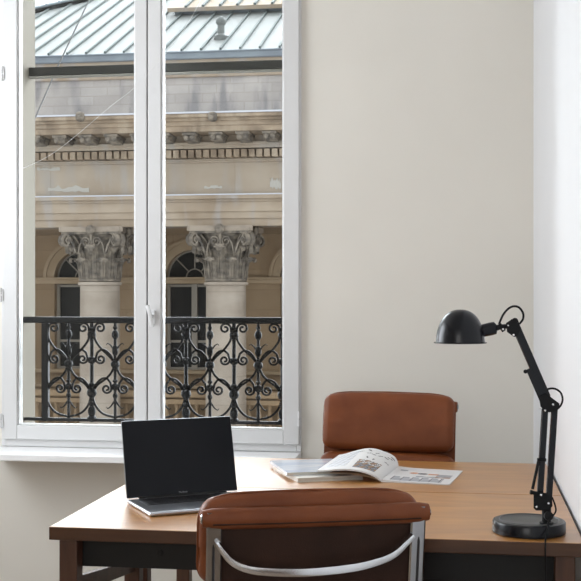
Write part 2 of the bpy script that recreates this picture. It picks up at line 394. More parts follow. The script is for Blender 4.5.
def bay(x):
    for s in (-1, 1):
        # local a: 0 at the spear upright, 23.8 at the main upright
        A = spiral(15.2, 328.5, 5.6, 1.3, 0, -1.35); stem = smoothpts([(0.5, 364, 0), (6, 357, 0), (14, 349.5, 0), (20, 341, 0), (21.2, 334, 0)], 6)
        scroll(x, s, [(p.x, p.y) for p in stem] + A)
        B = spiral(14.6, 360, 5.2, 1.2, R(-30), 1.4); arc = smoothpts([(1, 364, 0), (4, 357, 0), (9, 351.6, 0), (14, 350.6, 0), (18, 353.5, 0)], 6)
        scroll(x, s, [(p.x, p.y) for p in arc] + B)
        q = smoothpts([(.5, 366, 0), (4, 374, 0), (10, 380.5, 0), (17.5, 386, 0), (22, 393, 0), (22.6, 399, 0), (19.5, 408, 0), (12, 415.5, 0), (0, 419, 0)], 6)
        scroll(x, s, [(p.x, p.y) for p in q])
        Dd = spiral(8.6, 390, 5.2, 1.2, R(210), -1.4); arc = smoothpts([(22, 393, 0), (19.5, 386, 0), (14, 380.3, 0), (8.5, 379.6, 0), (4.6, 384, 0)], 6)
        scroll(x, s, [(p.x, p.y) for p in arc] + Dd)
for k in range(-3, 3):
    xx = xm + 2 * k * dx
    if k == -3:
        MB().box(*[c for c in (xx - ro.x - 3.4 * su, xx - ro.x + 3.4 * su, -.016, .016, RZ(424) - ro.z, RZ(322) - ro.z)]).build('post', M['iron'], rail, bevel=.003)
    elif xx < X1 - .03: bar_main(xx)
    if xx + 2 * dx < X1 + .05: bar_thin(xx + dx); bay(xx + dx)

# dark metal bar across the outside of the window
z1, z0 = W(150, 64.5, 5.76)[1], W(150, 73, 5.76)[1]
mb = tag(empty('metal_bar', ((X0 + X1) / 2, 5.76, z0)), 'dark horizontal metal bar crossing outside the window, above eye level', 'metal bar')
L = (X1 - X0) / 2
MB().box(-L, L, -.02, .02, 0, z1 - z0).build('bar', M['bar'], mb, bevel=.002)
MB().box(-L, L, -.024, .02, -.010, -.003).build('lower_strip', M['bar_edge'], mb, bevel=.001, label='thin pale strip under the dark bar')
# wires
def P3(x, y, Y): X, Z = W(x, y, Y); return (X, Y, Z)
b = MB().tube([P3(125, -88, 9), P3(90, -2, 9), P3(58, 66, 9), P3(10, 175, 9)], .006, 6)
tag(b.build('overhead_cable', M['wire']), 'thin dark cable slanting across the roof outside the left pane', 'cable')
b = MB().tube(smoothpts([P3(15, 172, 5.44), P3(55, 152, 5.44), P3(111, 106, 5.44), P3(134, 88, 5.44), P3(163, 57, 5.44), P3(190, 20, 5.44), P3(215, -30, 5.44)], 5), (.0008), 6)
tag(b.build('thread', M['thread']), 'thin pale thread slanting across the white middle window stile', 'thread')

# ------------------------------------------------------------------ the building opposite
YF = 24.6
def ZB(y, Y): return CAMZ + (HY - y) / FPX * Y * 1.0202
bx0, bx1 = -17., 5.
bld = tag(empty('classical_building', (-6, YF, -6)), 'classical stone building with columns and pale zinc roof across the street', 'building')
bo = bld.location
def bb(b, x0, x1, y0, y1, z0, z1): return b.box(x0 - bo.x, x1 - bo.x, y0 - bo.y, y1 - bo.y, z0 - bo.z, z1 - bo.z)
def slab(name, m, ytop, ybot, Y, back=.6, x0=bx0, x1=bx1, bevel=.015):
    b = MB(); bb(b, x0, x1, Y, Y + back, ZB(ybot, Y), ZB(ytop, Y)); return b.build(name, m, bld, bevel=bevel, smooth=0)
# entablature
zA0 = ZB(226, 24.62)
b = MB()
for (yt, yb, Y) in ((218.5, 226, 24.64), (211.5, 218.5, 24.60), (201.5, 211.5, 24.56), (198.5, 201.5, 24.52), (194.8, 198.5, 24.44)):
    bb(b, bx0, bx1, Y, 25.6, ZB(yb, Y), ZB(yt, Y))
b.build('architrave', M['stone'], bld, smooth=0, bevel=.006)
b = MB(); bb(b, bx0, bx1, 24.43, 24.7, ZB(194.8, 24.43), ZB(193.6, 24.43)); bb(b, bx0, bx1, 23.38, 24.7, ZB(112.5, 23.38), ZB(110.8, 23.38)); b.build('lead_flashing', M['lead'], bld, smooth=0)
slab('frieze', M['stone_frieze'], 160, 195, 24.62, 1.0)
b = MB()
for (yt, yb, Y) in ((157.5, 162, 24.52), (158.5, 160, 24.44), (147, 157.5, 24.47), (144.5, 148, 24.22), (141.5, 144.5, 24.17), (131, 142, 24.28)):
    bb(b, bx0, bx1, Y, 25.4, ZB(yb, Y), ZB(yt, Y))
b.build('bed_moulding', M['stone_frieze'], bld, smooth=0, bevel=.01)
b = MB(); d = 7.75 * 25.1 / FPX * .985
x = bx0 + .1
while x < bx1 - .1: bb(b, x, x + d * .73, 24.24, 24.47, ZB(156.8, 24.24), ZB(149.3, 24.24)); x += d
b.build('dentil_band', M['stone_cornice'], bld, smooth=0)
rr = random.Random(5)
for (xa_, xb_, ya_, yb_) in ((48, 89, 185, 192.5), (37, 60, 167, 171), (204, 222, 185, 189), (270, 281, 177, 190)):
    n_ = 12; top_ = []; bot_ = []
    for i in range(n_ + 1):
        px = xa_ + (xb_ - xa_) * i / n_; top_.append(W(px, ya_ + rr.uniform(0, .55) * (yb_ - ya_), 24.61)); bot_.append(W(px, yb_ - rr.uniform(0, .25) * (yb_ - ya_), 24.61))
    MB().prism([(x_ - bo.x, z_ - bo.z) for x_, z_ in bot_ + top_[::-1]], 24.605 - bo.y, 24.63 - bo.y, 'y').build('plaster_patch', M['plaster'], bld, smooth=0, label='pale repaired plaster patch')
# corona
b = MB()
for (yt, yb, Y) in ((125, 131, 23.62), (120, 125, 23.58), (116.5, 120, 23.5), (112.5, 116.5, 23.4)): bb(b, bx0, bx1, Y, 25.4, ZB(yb, Y), ZB(yt, Y))
b.build('corona', M['stone_cornice'], bld, smooth=0, bevel=.02)
pm = 26.4 * 24.4 * 1.02 / FPX
xm0 = W(243, 0, 23.75)[0]
for k in range(-10, 6):
    xc = xm0 + k * pm - bo.x
    if not (-11 < xc + bo.x < .5): continue
    zt_, zb_ = ZB(132, 23.7) - bo.z, ZB(140, 23.7) - bo.z; h = zt_ - zb_; w_ = .12
    prof = [(23.68, zt_), (23.68, zt_ - .35 * h), (23.72, zb_ + .2 * h), (23.8, zb_ + .0 * h), (23.9, zb_ + .2 * h), (24.05, zb_ + .05 * h), (24.28, zb_ - .1 * h), (24.28, zt_)]
    b = MB().prism([(p - bo.y, q) for p, q in prof], xc - w_, xc + w_, 'x')
    b.box(xc - w_ - .03, xc + w_ + .03, 23.65 - bo.y, 24.28 - bo.y, zt_ - .05, zt_)
    for s in (-1, 1): b.lathe([(.035, -.02), (.06, 0), (.035, .02)], 10, Matrix.Translation((xc + s * w_ * .55, 23.67 - bo.y, zb_ + h * .4)) @ Matrix.Rotation(R(90), 4, 'X'))
    b.build('modillion', M['stone_capital'], bld, smooth=30)
b = MB()  # lion-head water spouts above the corona
for px in (81, 213):
    xx, zz = W(px, 117, 23.42); q = MB().rbox(xx - bo.x, 23.38 - bo.y, zz - bo.z, .18, .22, .2, .07, 3); q.lathe([(.05, 0), (.06, .02), (.035, .1)], 10, Matrix.Translation((xx - bo.x, 23.3 - bo.y, zz - .04 - bo.z)) @ Matrix.Rotation(R(90), 4, 'X'))
    q.build('water_spout', M['stone_capital'], bld)
# attic and gutter
slab('attic_wall', M['stone_attic'], 73, 112, 24.7, .6)
b = MB(); bb(b, bx0, bx1, 24.62, 25.3, ZB(76, 24.62), ZB(66, 24.62)); bb(b, bx0, bx1, 24.52, 25.3, ZB(67, 24.52), ZB(57.5, 24.52)); b.build('attic_coping', M['stone'], bld, smooth=0, bevel=.02)
b = MB(); bb(b, bx0, bx1, 24.42, 25.0, ZB(57.5, 24.42), ZB(50.6, 24.42)); bb(b, bx0, bx1, 24.38, 24.46, ZB(51.3, 24.38), ZB(49.4, 24.38)); b.build('gutter', M['zinc_dark'], bld, smooth=0, bevel=.03)
# roof, pitch
PT = R(25.3); y0r = 24.44; z0r = ZB(49.6, y0r); tp = math.tan(PT); RL = 8.6
def roofp(x, d, h=0): return (x - bo.x, y0r + d * math.cos(PT) - h * math.sin(PT) - bo.y, z0r + d * math.sin(PT) + h * math.cos(PT) - bo.z)
def roofhit(px, py, h=0):
    u = (px - CX) / FPX; v = (HY - py) / FPX
    dX, dY, dZ = u * ct - st, ct + u * st, v
    n = Vector((0, -math.sin(PT), math.cos(PT))); p0 = Vector((0, y0r, z0r)) + n * h
    t = n.dot(p0 - Vector((0, 0, CAMZ))) / n.dot(Vector((dX, dY, dZ))); q = Vector((0, 0, CAMZ)) + Vector((dX, dY, dZ)) * t
    return q.x, (q.y - y0r + h * math.sin(PT)) / math.cos(PT)
b = MB(); vs = [roofp(x, d, h) for h in (-.12, 0) for (x, d) in ((bx0, 0), (bx1, 0), (bx1, RL), (bx0, RL))]
b.add(vs, [(0, 1, 2, 3), (4, 5, 6, 7), (0, 1, 5, 4), (1, 2, 6, 5), (2, 3, 7, 6), (3, 0, 4, 7)]); b.build('roof', M['zinc'], bld, smooth=0)
sp = 19.6 * 24.9 * 1.02 / FPX * 1.0
xr = W(86, 54, y0r)[0] - 30 * sp; ribs = []
while xr < 1.0:
    if xr > -13.5: ribs.append(xr)
    xr += sp
for xr in ribs:
    b = MB(); w2 = .021; vs = [roofp(x, d, h) for h in (0, .05) for (x, d) in ((xr - w2, 0), (xr + w2, 0), (xr + w2, RL), (xr - w2, RL))]
    b.add(vs, [(0, 1, 2, 3), (4, 5, 6, 7), (0, 1, 5, 4), (1, 2, 6, 5), (2, 3, 7, 6), (3, 0, 4, 7)]); b.build('roof_rib', M['zinc_rib'], bld, smooth=0)
# raised upper roof on the right
hR = .20
xa, da = roofhit(174, 7.0, hR); xe = 4.5
b = MB(); vs = [roofp(x, d, h) for h in (.0, hR) for (x, d) in ((xa, da), (xe, da), (xe, RL + .5), (xa, RL + .5))]
b.add(vs, [(0, 1, 2, 3), (4, 5, 6, 7), (0, 1, 5, 4), (1, 2, 6, 5), (2, 3, 7, 6), (3, 0, 4, 7)]); o = b.build('raised_roof', [M['zinc_dark']], bld, smooth=0)
b = MB(); vs = [roofp(x, d, h) for h in (hR - .08, hR + .02) for (x, d) in ((xa - .12, da - .22), (xe, da - .22), (xe, RL + .5), (xa - .12, RL + .5))]
b.add(vs, [(0, 1, 2, 3), (4, 5, 6, 7), (0, 1, 5, 4), (1, 2, 6, 5), (2, 3, 7, 6), (3, 0, 4, 7)]); b.build('raised_roof', M['stone'], bld, smooth=0, label='beige sheet of the raised upper roof')
for k in range(16):
    x = xa + .35 + k * sp
    b = MB(); vs = [roofp(q, d, h) for h in (hR + .02, hR + .07) for (q, d) in ((x - .03, da - .22), (x + .03, da - .22), (x + .03, RL + .5), (x - .03, RL + .5))]
    b.add(vs, [(0, 1, 2, 3), (4, 5, 6, 7), (0, 1, 5, 4), (1, 2, 6, 5), (2, 3, 7, 6), (3, 0, 4, 7)]); b.build('roof_rib', M['zinc_rib'], bld, smooth=0)
# skylight strip at the upper left
qa, qb, qc, qd = roofhit(20, 17, .0), roofhit(98, -1, .0), roofhit(120, -32, 0), roofhit(20, -12, 0)
vs = [roofp(*q, h) for h in (0, .12) for q in (qa, qb, qc, qd)]
b = MB().add(vs, [(0, 1, 2, 3), (4, 5, 6, 7), (0, 1, 5, 4), (1, 2, 6, 5), (2, 3, 7, 6), (3, 0, 4, 7)]); sk = b.build('skylight', M['dark_glass'], bld, smooth=0)
b = MB(); lerp = lambda p, q, t: (p[0] + (q[0] - p[0]) * t, p[1] + (q[1] - p[1]) * t)
b.tube([roofp(*qa, .14), roofp(*qb, .14)], .035, 6)
for t in (.02, .18, .34, .5, .66, .82, .97): b.tube([roofp(*lerp(qa, qb, t), .14), roofp(*lerp(qd, qc, t), .14)], .05, 6)
b.tube([roofp(*lerp(qa, qd, .55), .14), roofp(*lerp(qb, qc, .55), .14)], .03, 6)
b.build('skylight_frame', M['zinc_dark'], sk)
# roof vent
vx, vd = roofhit(221, 38.5, 0); p = Vector(roofp(vx, vd, 0)); k = 25.6 / FPX
b = MB().lathe([(.16, -.1), (.16, .05), (.085, .1), (.08, .3), (.10, .32), (.10, .34)], 14, Matrix.Translation(p))
b.lathe([(.10, .32), (.12, .36), (.12, .41), (.08, .47), (.01, .50)], 14, Matrix.Translation(p))
b.box(p.x - .05, p.x + .2, p.y - .12, p.y + .05, p.z - .06, p.z + .02)
b.build('roof_vent', M['zinc_vent'], bld)

# columns and capitals
CZ0 = ZB(281.5, YF); CZ1 = zA0
Hc = CZ1 - CZ0
def capital(parent, cx):
    b = MB(); O = Vector((cx - bo.x, 25.02 - bo.y, CZ0 - bo.z)); T = Matrix.Translation(O)
    b.lathe([(.43, 0), (.47, .02), (.47, .05), (.43, .07), (.42, .3 * Hc), (.43, .55 * Hc), (.50, .75 * Hc), (.60, .86 * Hc)], 28, T)
    # abacus with concave sides
    a = .735; pts = []
    for q in range(4):
        for i in range(9):
            t = -1 + 2 * i / 8 * .97 + .03; dd = a - .13 * (1 - t * t)
            x, y = t * a * .93, -dd
            c, s_ = math.cos(q * math.pi / 2), math.sin(q * math.pi / 2); pts.append((x * c - y * s_, x * s_ + y * c))
    b.prism(pts, .905 * Hc, 1.0 * Hc, 'z', T=T, mi=1); b.prism([(p * .95, q * .95) for p, q in pts], .865 * Hc, .905 * Hc, 'z', T=T)
    # acanthus leaves in two tiers
    def leaf(ang, r0, z0, h, wd, out):
        n = 9; L = []; vs = []
        prof = [(0, 0), (.02, .2), (.03, .45), (.05, .7), (.10, .88), (.17, .98), (.235, .97), (.27, .88), (.25, .78)]
        for i, (o_, z_) in enumerate(prof):
            ww = wd * (1.0, 1.0, 1.0, 1.0, 1.05, 1.1, 1.0, .8, .4)[i] / 2 * (1 if i % 2 else .82)
            for j in range(5):
                t = (j - 2) / 2; bulge = -.03 * abs(t) + (.022 if j in (2,) else 0)
                vs.append(((r0 + o_ * out / .27 + bulge), t * ww, z0 + z_ * h))
        fs = [(i * 5 + j, i * 5 + j + 1, (i + 1) * 5 + j + 1, (i + 1) * 5 + j) for i in range(n - 1) for j in range(4)]
        # back side for thickness
        m = len(vs); vs2 = vs + [(x - .025, y, z) for x, y, z in vs]; fs2 = fs + [tuple(q + m for q in f[::-1]) for f in fs]
        for i in range(n - 1):
            for j in (0, 4): a_ = i * 5 + j; c_ = (i + 1) * 5 + j; fs2.append((a_, c_, c_ + m, a_ + m))
        b.add(vs2, fs2, 0, T @ Matrix.Rotation(ang, 4, 'Z'))
        b.tube([T @ Matrix.Rotation(ang, 4, 'Z') @ Vector((r0 + .235 * out / .27, q_ * wd * .5, z0 + (.93 - .05 * abs(q_)) * h)) for q_ in (-1, -.5, 0, .5, 1)], [.02, .035, .045, .035, .02], 7)
        for s in (-.5, .5): # veins
            b.tube([T @ Matrix.Rotation(ang, 4, 'Z') @ Vector((r0 + o_ * out / .27 + .012, s * wd * .5, z0 + z_ * h)) for o_, z_ in prof[:6]], .013, 5)
    for k in range(8): leaf(k * math.pi / 4 + math.pi / 8, .44, .05, .40 * Hc, .25, .24)
    for k in range(8): leaf(k * math.pi / 4, .44, .06, .64 * Hc, .25, .30)
    # corner volutes and inner helices
    for q in range(4):
        ang = math.pi / 4 + q * math.pi / 2
        for s in (-1, 1):
            Tr = T @ Matrix.Rotation(ang + s * .07, 4, 'Z'); P = []
            for (r_, z_) in ((.47, .50), (.52, .62), (.62, .76), (.74, .855), (.84, .87)): P.append((r_, z_ * Hc))
            cxv, czv, rv = .83, .745 * Hc, .125 * Hc
            for i in range(26):
                t = i / 25; a_ = math.pi / 2 - t * 2 * math.pi * 1.6; rr = rv * (1 - .8 * t); P.append((cxv + rr * math.cos(a_), czv + rr * math.sin(a_)))
            b.sweep([Tr @ Vector((r_, 0, z_)) for r_, z_ in P], lambda i: [(-.018, -.05), (.018, -.05), (.018, .05), (-.018, .05)], up=Tr.to_3x3() @ Vector((0, 1, 0)))
        # face helices + fleuron
        Tf = T @ Matrix.Rotation(q * math.pi / 2, 4, 'Z')
        for s in (-1, 1):
            P = [(s * .30, .5 * Hc), (s * .27, .65 * Hc), (s * .19, .78 * Hc)]
            for i in range(20):
                t = i / 19; a_ = math.pi * .6 - t * 2 * math.pi * 1.3; rr = .085 * Hc * (1 - .75 * t); P.append((s * (.13 - rr * math.cos(a_)), .72 * Hc + rr * math.sin(a_)))
            b.sweep([Tf @ Vector((x_, -.60, z_)) for x_, z_ in P], lambda i: [(-.014, -.03), (.014, -.03), (.014, .03), (-.014, .03)], up=Tf.to_3x3() @ Vector((0, 1, 0)))
            P = [(s * .34, .52 * Hc), (s * .40, .68 * Hc), (s * .50, .80 * Hc)]
            for i in range(20):
                t = i / 19; a_ = math.pi * .6 - t * 2 * math.pi * 1.3; rr = .115 * Hc * (1 - .75 * t); P.append((s * (.56 + rr * math.cos(a_)), .74 * Hc + rr * math.sin(a_)))
            b.sweep([Tf @ Vector((x_, -.64, z_)) for x_, z_ in P], lambda i: [(-.018, -.04), (.018, -.04), (.018, .04), (-.018, .04)], up=Tf.to_3x3() @ Vector((0, 1, 0)))
        fl = [(.02, -.05), (.09, -.04), (.11, 0), (.07, .05), (.01, .07)]
        b.lathe(fl, 9, Tf @ Matrix.Translation((0, -.68, .94 * Hc)) @ Matrix.Rotation(R(90), 4, 'X'))
        b.tube([Tf @ Vector((0, -.6, .5 * Hc)), Tf @ Vector((0, -.64, .88 * Hc))], .03, 6)
    return b.build('capital', [M['stone_capital'], M['stone_abacus']], parent, smooth=30)
cx1 = W(226, 0, 25.02)[0]; cx0 = W(100, 0, 25.02)[0]; dc = cx1 - cx0
for k in range(-2, 3):
    cxx = cx0 + k * dc
    b = MB().lathe([(.47, -9), (.46, -5), (.452, -2), (.442, -.13), (.44, -.08), (.49, -.07), (.49, -.01), (.44, 0)], 40, Matrix.Translation((cxx - bo.x, 25.02 - bo.y, CZ0 - bo.z)))
    b.v = [(x, y, max(z, 0)) for x, y, z in b.v]
    col_ = b.build('column', M['stone_shaft'], bld)
    if k in (0,): cap0 = capital(col_, cxx)
    elif -1 <= k <= 2:
        c2 = cap0.copy() if k != -1 else None
        if c2: C.objects.link(c2); c2.parent = col_; c2.location = (k * dc, 0, 0)
# portico soffit and rear wall with arched windows
YV = 28.0
b = MB(); bb(b, bx0, bx1, 25.4, YV + .4, zA0, zA0 + .25); bb(b, bx0, bx1, YV + .36, YV + 4, -6, zA0 + 3); b.build('portico_ceiling', M['stone_wall'], bld, smooth=0)
pxs = W(192.8, 0, YV)[0]; pitch = pxs - W(81, 0, YV)[0]; ro_ = 28.2 * YV * 1.02 / FPX
zsp = ZB(277.5, YV); zw1 = ZB(284, YV); zw0 = ZB(371, YV)
TR = Matrix.Translation(-bo)
for k in range(-3, 4):
    c = pxs + k * pitch
    if c < -14.5 or c > 1.5: continue
    h = pitch / 2; b = MB(); N = 20; y0_, y1_ = YV, YV + .35
    b.box(c - h, c - ro_, y0_, y1_, zsp, zA0, T=TR); b.box(c + ro_, c + h, y0_, y1_, zsp, zA0, T=TR)
    arc = [(c - ro_ * math.cos(math.pi * i / N), zsp + ro_ * math.sin(math.pi * i / N)) for i in range(N + 1)]
    for i in range(N):
        (xa_, za_), (xb_, zb_) = arc[i], arc[i + 1]
        b.prism([(xa_, za_), (xb_, zb_), (xb_, zA0), (xa_, zA0)], y0_, y1_, 'y', T=TR)
    b.box(c - h, c - ro_, y0_, y1_, -6, zsp, T=TR); b.box(c + ro_, c + h, y0_, y1_, -6, zsp, T=TR)
    b.box(c - ro_, c + ro_, y0_, y1_, -6, zw0, T=TR)
    b.build('rear_wall', M['stone_wall'], bld, smooth=0)
    # archivolt
    b = MB()
    b.sweep([TR @ Vector((c - (ro_ + .12) * math.cos(math.pi * i / 28), YV - .03, zsp + (ro_ + .12) * math.sin(math.pi * i / 28))) for i in range(29)], lambda i: [(-.05, -.12), (.05, -.12), (.05, .12), (-.05, .12)], up=None)
    b = MB(); pa = []
    for (ri, re, yy) in ((ro_ - .01, ro_ + .2, YV - .06), (ro_ + .19, ro_ + .27, YV - .10)):
        for i in range(28):
            a0, a1 = math.pi * i / 28, math.pi * (i + 1) / 28
            b.prism([(c - r_ * math.cos(a_), zsp + r_ * math.sin(a_)) for r_, a_ in ((ri, a0), (re, a0), (re, a1), (ri, a1))], yy, YV + .02, 'y', T=TR)
    b.build('archivolt', M['stone_arch'], bld, smooth=0)
    # window of the bay
    b = MB(); b.prism([(x, z) for x, z in arc], YV + .25, YV + .27, 'y', T=TR); b.box(c - ro_, c + ro_, YV + .25, YV + .27, zw0, zw1, T=TR)
    g = b.build('arched_window', M['dark_glass'], bld, smooth=0)
    b = MB(); yv = YV + .22
    for a_ in (R(45), R(90), R(135)): b.tube([TR @ Vector((c + .22 * math.cos(a_), yv, zsp + .22 * math.sin(a_))), TR @ Vector((c + ro_ * math.cos(a_), yv, zsp + ro_ * math.sin(a_)))], .018, 6)
    b.tube([TR @ Vector((c + .22 * math.cos(math.pi * i / 12), yv, zsp + .22 * math.sin(math.pi * i / 12))) for i in range(13)], .018, 6)
    b.tube([TR @ Vector((c + (ro_ - .02) * math.cos(math.pi * i / 20), yv, zsp + (ro_ - .02) * math.sin(math.pi * i / 20))) for i in range(21)], .025, 6)
    b.box(c - .07, c + .07, YV + .16, YV + .26, zw0, zw1, T=TR)
    for s in (-1, 1): b.box(c + s * (ro_ - .035) - .035, c + s * (ro_ - .035) + .035, YV + .18, YV + .26, zw0, zw1, T=TR)
    for zz in (zw0 + .04, ZB(342, YV), zw1 - .04): b.box(c - ro_, c + ro_, YV + .2, YV + .26, zz - .03, zz + .03, T=TR)
    b.build('window_frame', M['win_frame'], g, smooth=30)
b = MB()
for (yt, yb, Y) in ((277.0, 279.4, 27.86), (279.4, 283.5, 27.92), (371, 374.5, 27.8), (386, 389, 27.75)): bb(b, bx0, bx1, Y, YV + .24, ZB(yb, Y), ZB(yt, Y))
b.build('string_course', M['stone_arch'], bld, smooth=0, bevel=.01)
# balustrade band between the columns low down
b = MB(); bb(b, bx0, bx1, 25.55, 25.8, ZB(405, 25.55), ZB(400, 25.55)); bb(b, bx0, bx1, 25.5, 25.85, ZB(398, 25.5), ZB(392, 25.5)); bb(b, bx0, bx1, 25.5, 25.85, -6, ZB(430, 25.5))
b.build('balustrade_rail', M['stone_wall'], bld, smooth=0, bevel=.01)
b = MB(); x = -13.
while x < .5:
    z0_ = ZB(430, 25.6); hh = ZB(405, 25.6) - z0_
    b.lathe([(.05, 0), (.07, .05 * hh), (.04, .12 * hh), (.085, .4 * hh), (.03, .8 * hh), (.06, .95 * hh), (.06, hh)], 8, Matrix.Translation((x - bo.x, 25.67 - bo.y, z0_ - bo.z))); x += .24
b.build('balusters', M['stone_wall'], bld)['kind'] = 'stuff'
b = MB(); b.box(-40, 30, 5.84, 40, -6.2, -6)
st_ = b.build('ground_street', M['street'], smooth=0); st_['kind'] = 'structure'

# ------------------------------------------------------------------ desks
DX0, DX1 = -1.148, .31; DZ = .74
DT = DZ - FZ
def desk(y0, y1, label, near):
    d = tag(empty('desk', ((DX0 + DX1) / 2, (y0 + y1) / 2, FZ)), label, 'desk', 'pair of wooden desks pushed together')
    hx = (DX1 - DX0) / 2; hy = (y1 - y0) / 2
    b = MB().box(-hx, hx, -hy, hy, DT - .037, DT)
    o = b.build('desktop', [M['wood'], M['wood_edge']], d, bevel=.0025)
    me = o.data
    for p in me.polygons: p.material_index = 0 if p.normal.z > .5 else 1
    for sx in (-1, 1):
        for sy in (-1, 1):
            x = sx * (hx - .048); y = sy * (hy - .048)
            MB().box(x - .026, x + .026, y - .026, y + .026, 0, DT - .037).build('leg', M['wood_leg'], d, bevel=.003)
        z = DT - .037
    # dark apron rails under the top
    b = MB().box(-hx + .05, hx - .05, -hy + .076, -hy + .096, DT - .037 - .088, DT - .037)
    for px in (.30, 1.0): b.lathe([(.004, 0), (.009, 0), (.009, .004), (.003, .004)], 12, Matrix.Translation((-hx + px, -hy + .076, DT - .08)) @ Matrix.Rotation(R(90), 4, 'X'))
    b.build('apron', M['black'], d, bevel=.001, label='black apron')
    MB().box(-hx + .075, hx - .075, hy - .06, hy - .04, DT - .037 - .09, DT - .037).build('apron', M['black'], d, bevel=.001, label='black apron')
    for sx in (-1, 1):
        x = sx * (hx - .048); pr = [(-hy + .07, .585 - FZ), (hy - .07, .500 - FZ), (hy - .07, .462 - FZ), (-hy + .07, .535 - FZ)]
        MB().prism(pr, x - .010, x + .010, 'x').build('side_brace', M['wood_leg'], d, bevel=.001)
    if near: MB().box(-.13, hx - .075, -hy + .115, -hy + .135, .06, DT - .037).build('under_desk_panel', M['black'], d, bevel=.001, label='black panel under the right half')  # black sheet filling the void under the right half
    return d
desk(3.075, 3.796, 'brown wooden desk in front, carrying the laptop and the black lamp', True)
desk(3.799, 4.50, 'brown wooden desk behind the front desk, magazines on it, nearer the window', False)

# ------------------------------------------------------------------ chairs
def chair(loc, rz, lift, label, pad_shift=0, droop=.010, wrap=False):
    c = tag(empty('office_chair', loc, rz), label, 'chair', 'brown leather office chairs')
    def by(z): return (.85 - z) * .16                       # lean of the back
    LZ = lambda z: z + lift
    def pad(zc, h, th, w, xo, yoff):
        def warp(x, y, z):
            e = abs(x) / (w / 2); 
            k = 1 - .22 * abs(z / (h / 2)) ** 3
            y2 = y * k + .010 * (1 - e * e) * (1 if y > 0 else 0)
            return (x, y2 + by(zc + z) - .012 * (1 - e * e), z - (.006 * e * e + droop * e ** 7) * (1 if z > 0 else -.6))
        b = MB().rbox(xo, yoff, LZ(zc), w, th, h, .032, 14, warp); o = b.build('back_cushion', M['leather'], c, smooth=60)
        # piping seam round the pad
        pts = []; n = 64; rr = .035
        for i in range(n):
            a = 2 * math.pi * i / n; ca, sa = math.cos(a), math.sin(a)
            q = .22; x = (abs(ca) ** q) * (1 if ca > 0 else -1) * (w / 2 + .001); z = (abs(sa) ** q) * (1 if sa > 0 else -1) * (h / 2 + .001)
            xx, yy, zz = warp(x, -.006, z); pts.append((xx + xo, yy + yoff, LZ(zc) + zz))
        MB().tube(pts, .0035, 6, closed=True).build('piping', M['leather'], o, smooth=60)
        return o
    pad(.787, .240, .072, .552, pad_shift, .058)
    pad(.560, .210, .072, .566, pad_shift, .060)
    # leather sling behind and rolled top hem
    def sheet(x0, x1, z0, z1, off, t):
        b = MB(); n = 10; vs = []
        for i in range(n + 1):
            z = z0 + (z1 - z0) * i / n
            for j in range(9):
                x = x0 + (x1 - x0) * j / 8; vs.append((x, by(z) + off - .010 * (1 - (x / .24) ** 2), LZ(z)))
        m = len(vs); vs += [(x, y + t, z) for x, y, z in vs]
        fs = [(i * 9 + j, i * 9 + j + 1, (i + 1) * 9 + j + 1, (i + 1) * 9 + j) for i in range(n) for j in range(8)]
        fs += [tuple(q + m for q in f[::-1]) for f in fs]
        b.add(vs, fs); return b
    (sheet(-.277, .277, .44, .85, .016, .010) if wrap else sheet(-.240, .240, .44, .85, .002, .010)).build('back_sling', M['leather' if wrap else 'leather_dark'], c, label='brown leather back panel')
    pts = [(x, .004 - .008 * (1 - (x / .27) ** 2), LZ(.850)) for x in [(-.280 + .560 * i / 24) for i in range(25)]]
    prof = [(math.cos(2 * math.pi * k / 16) * .021, math.sin(2 * math.pi * k / 16) * .026) for k in range(16)]
    def pf(i):
        e = (1, .97, .80)[max(0, abs(i - 12) - 10)]
        return [(a * e, q * e) for a, q in prof]
    rl = MB().sweep(pts, pf, up=(0, 0, 1)).build('top_roll', M['leather'], c, smooth=50)
    MB().tube([(x, y - .021 * .9, z - .011) for x, y, z in pts[1:-1]], .0022, 6).build('stitching', M['leather_dark'], rl)
    # seat
    def sw(x, y, z):
        return (x, y, z + (.02 * (y / .22) ** 2 * (1 if y > 0 else .6)) * -1 * (1 if y > .1 else -.3))
    MB().rbox(0, .335, LZ(.462), .52, .44, .07, .033, 12, sw).build('seat', M['leather'], c, smooth=60)
    for sx in (-1, 1):
        x = sx * .2520
        P = [(x, .0, .868), (x, by(.8), .80), (x, by(.65), .65), (x, by(.52), .52), (x, .075, .455), (x, .13, .428), (x, .25, .42), (x, .40, .42), (x, .53, .41), (x, .56, .40)]
        P = smoothpts([(a, q, LZ(z)) for a, q, z in P], 5)
        fr = MB().sweep(P, lambda i: [(-.019, -.008), (-.015, -.012), (.015, -.012), (.019, -.008), (.019, .008), (.015, .012), (-.015, .012), (-.019, .008)], up=(0, -1, .05)).build('side_rail', M['chrome'], c, smooth=40, label='polished metal side rail')
        for s in (1,):
            q = [(x + sx * .002, by(z) - .0128, LZ(z)) for z in (.79, .78, .70, .60, .52)]
            MB().tube(q, [.001, .0032, .0036, .0036, .0036], 8).build('slot', M['slot'], fr)
        MB().lathe([(.008, 0), (.012, .003), (.009, .006), (.002, .007)], 18, Matrix.Translation((sx * .2790, .004, LZ(.850))) @ Matrix.Rotation(R(90) * sx, 4, 'Y')).build('end_cap', M['chrome'], c)
    # curved chrome brace across the back
    k = 2.78 / FPX
    Q = [(213, 544), (219, 553), (228, 563), (242, 569.5), (262, 572.5), (300, 574), (345, 571.5), (372, 567), (390, 561), (403, 551), (412, 543)]
    pts = smoothpts([((a - 314.5) * k, -.030 - .025 * (1 - ((a - 314.5) / 100) ** 2) + .02, LZ(CAMZ - (q - HY) * k * .985)) for a, q in Q], 6)
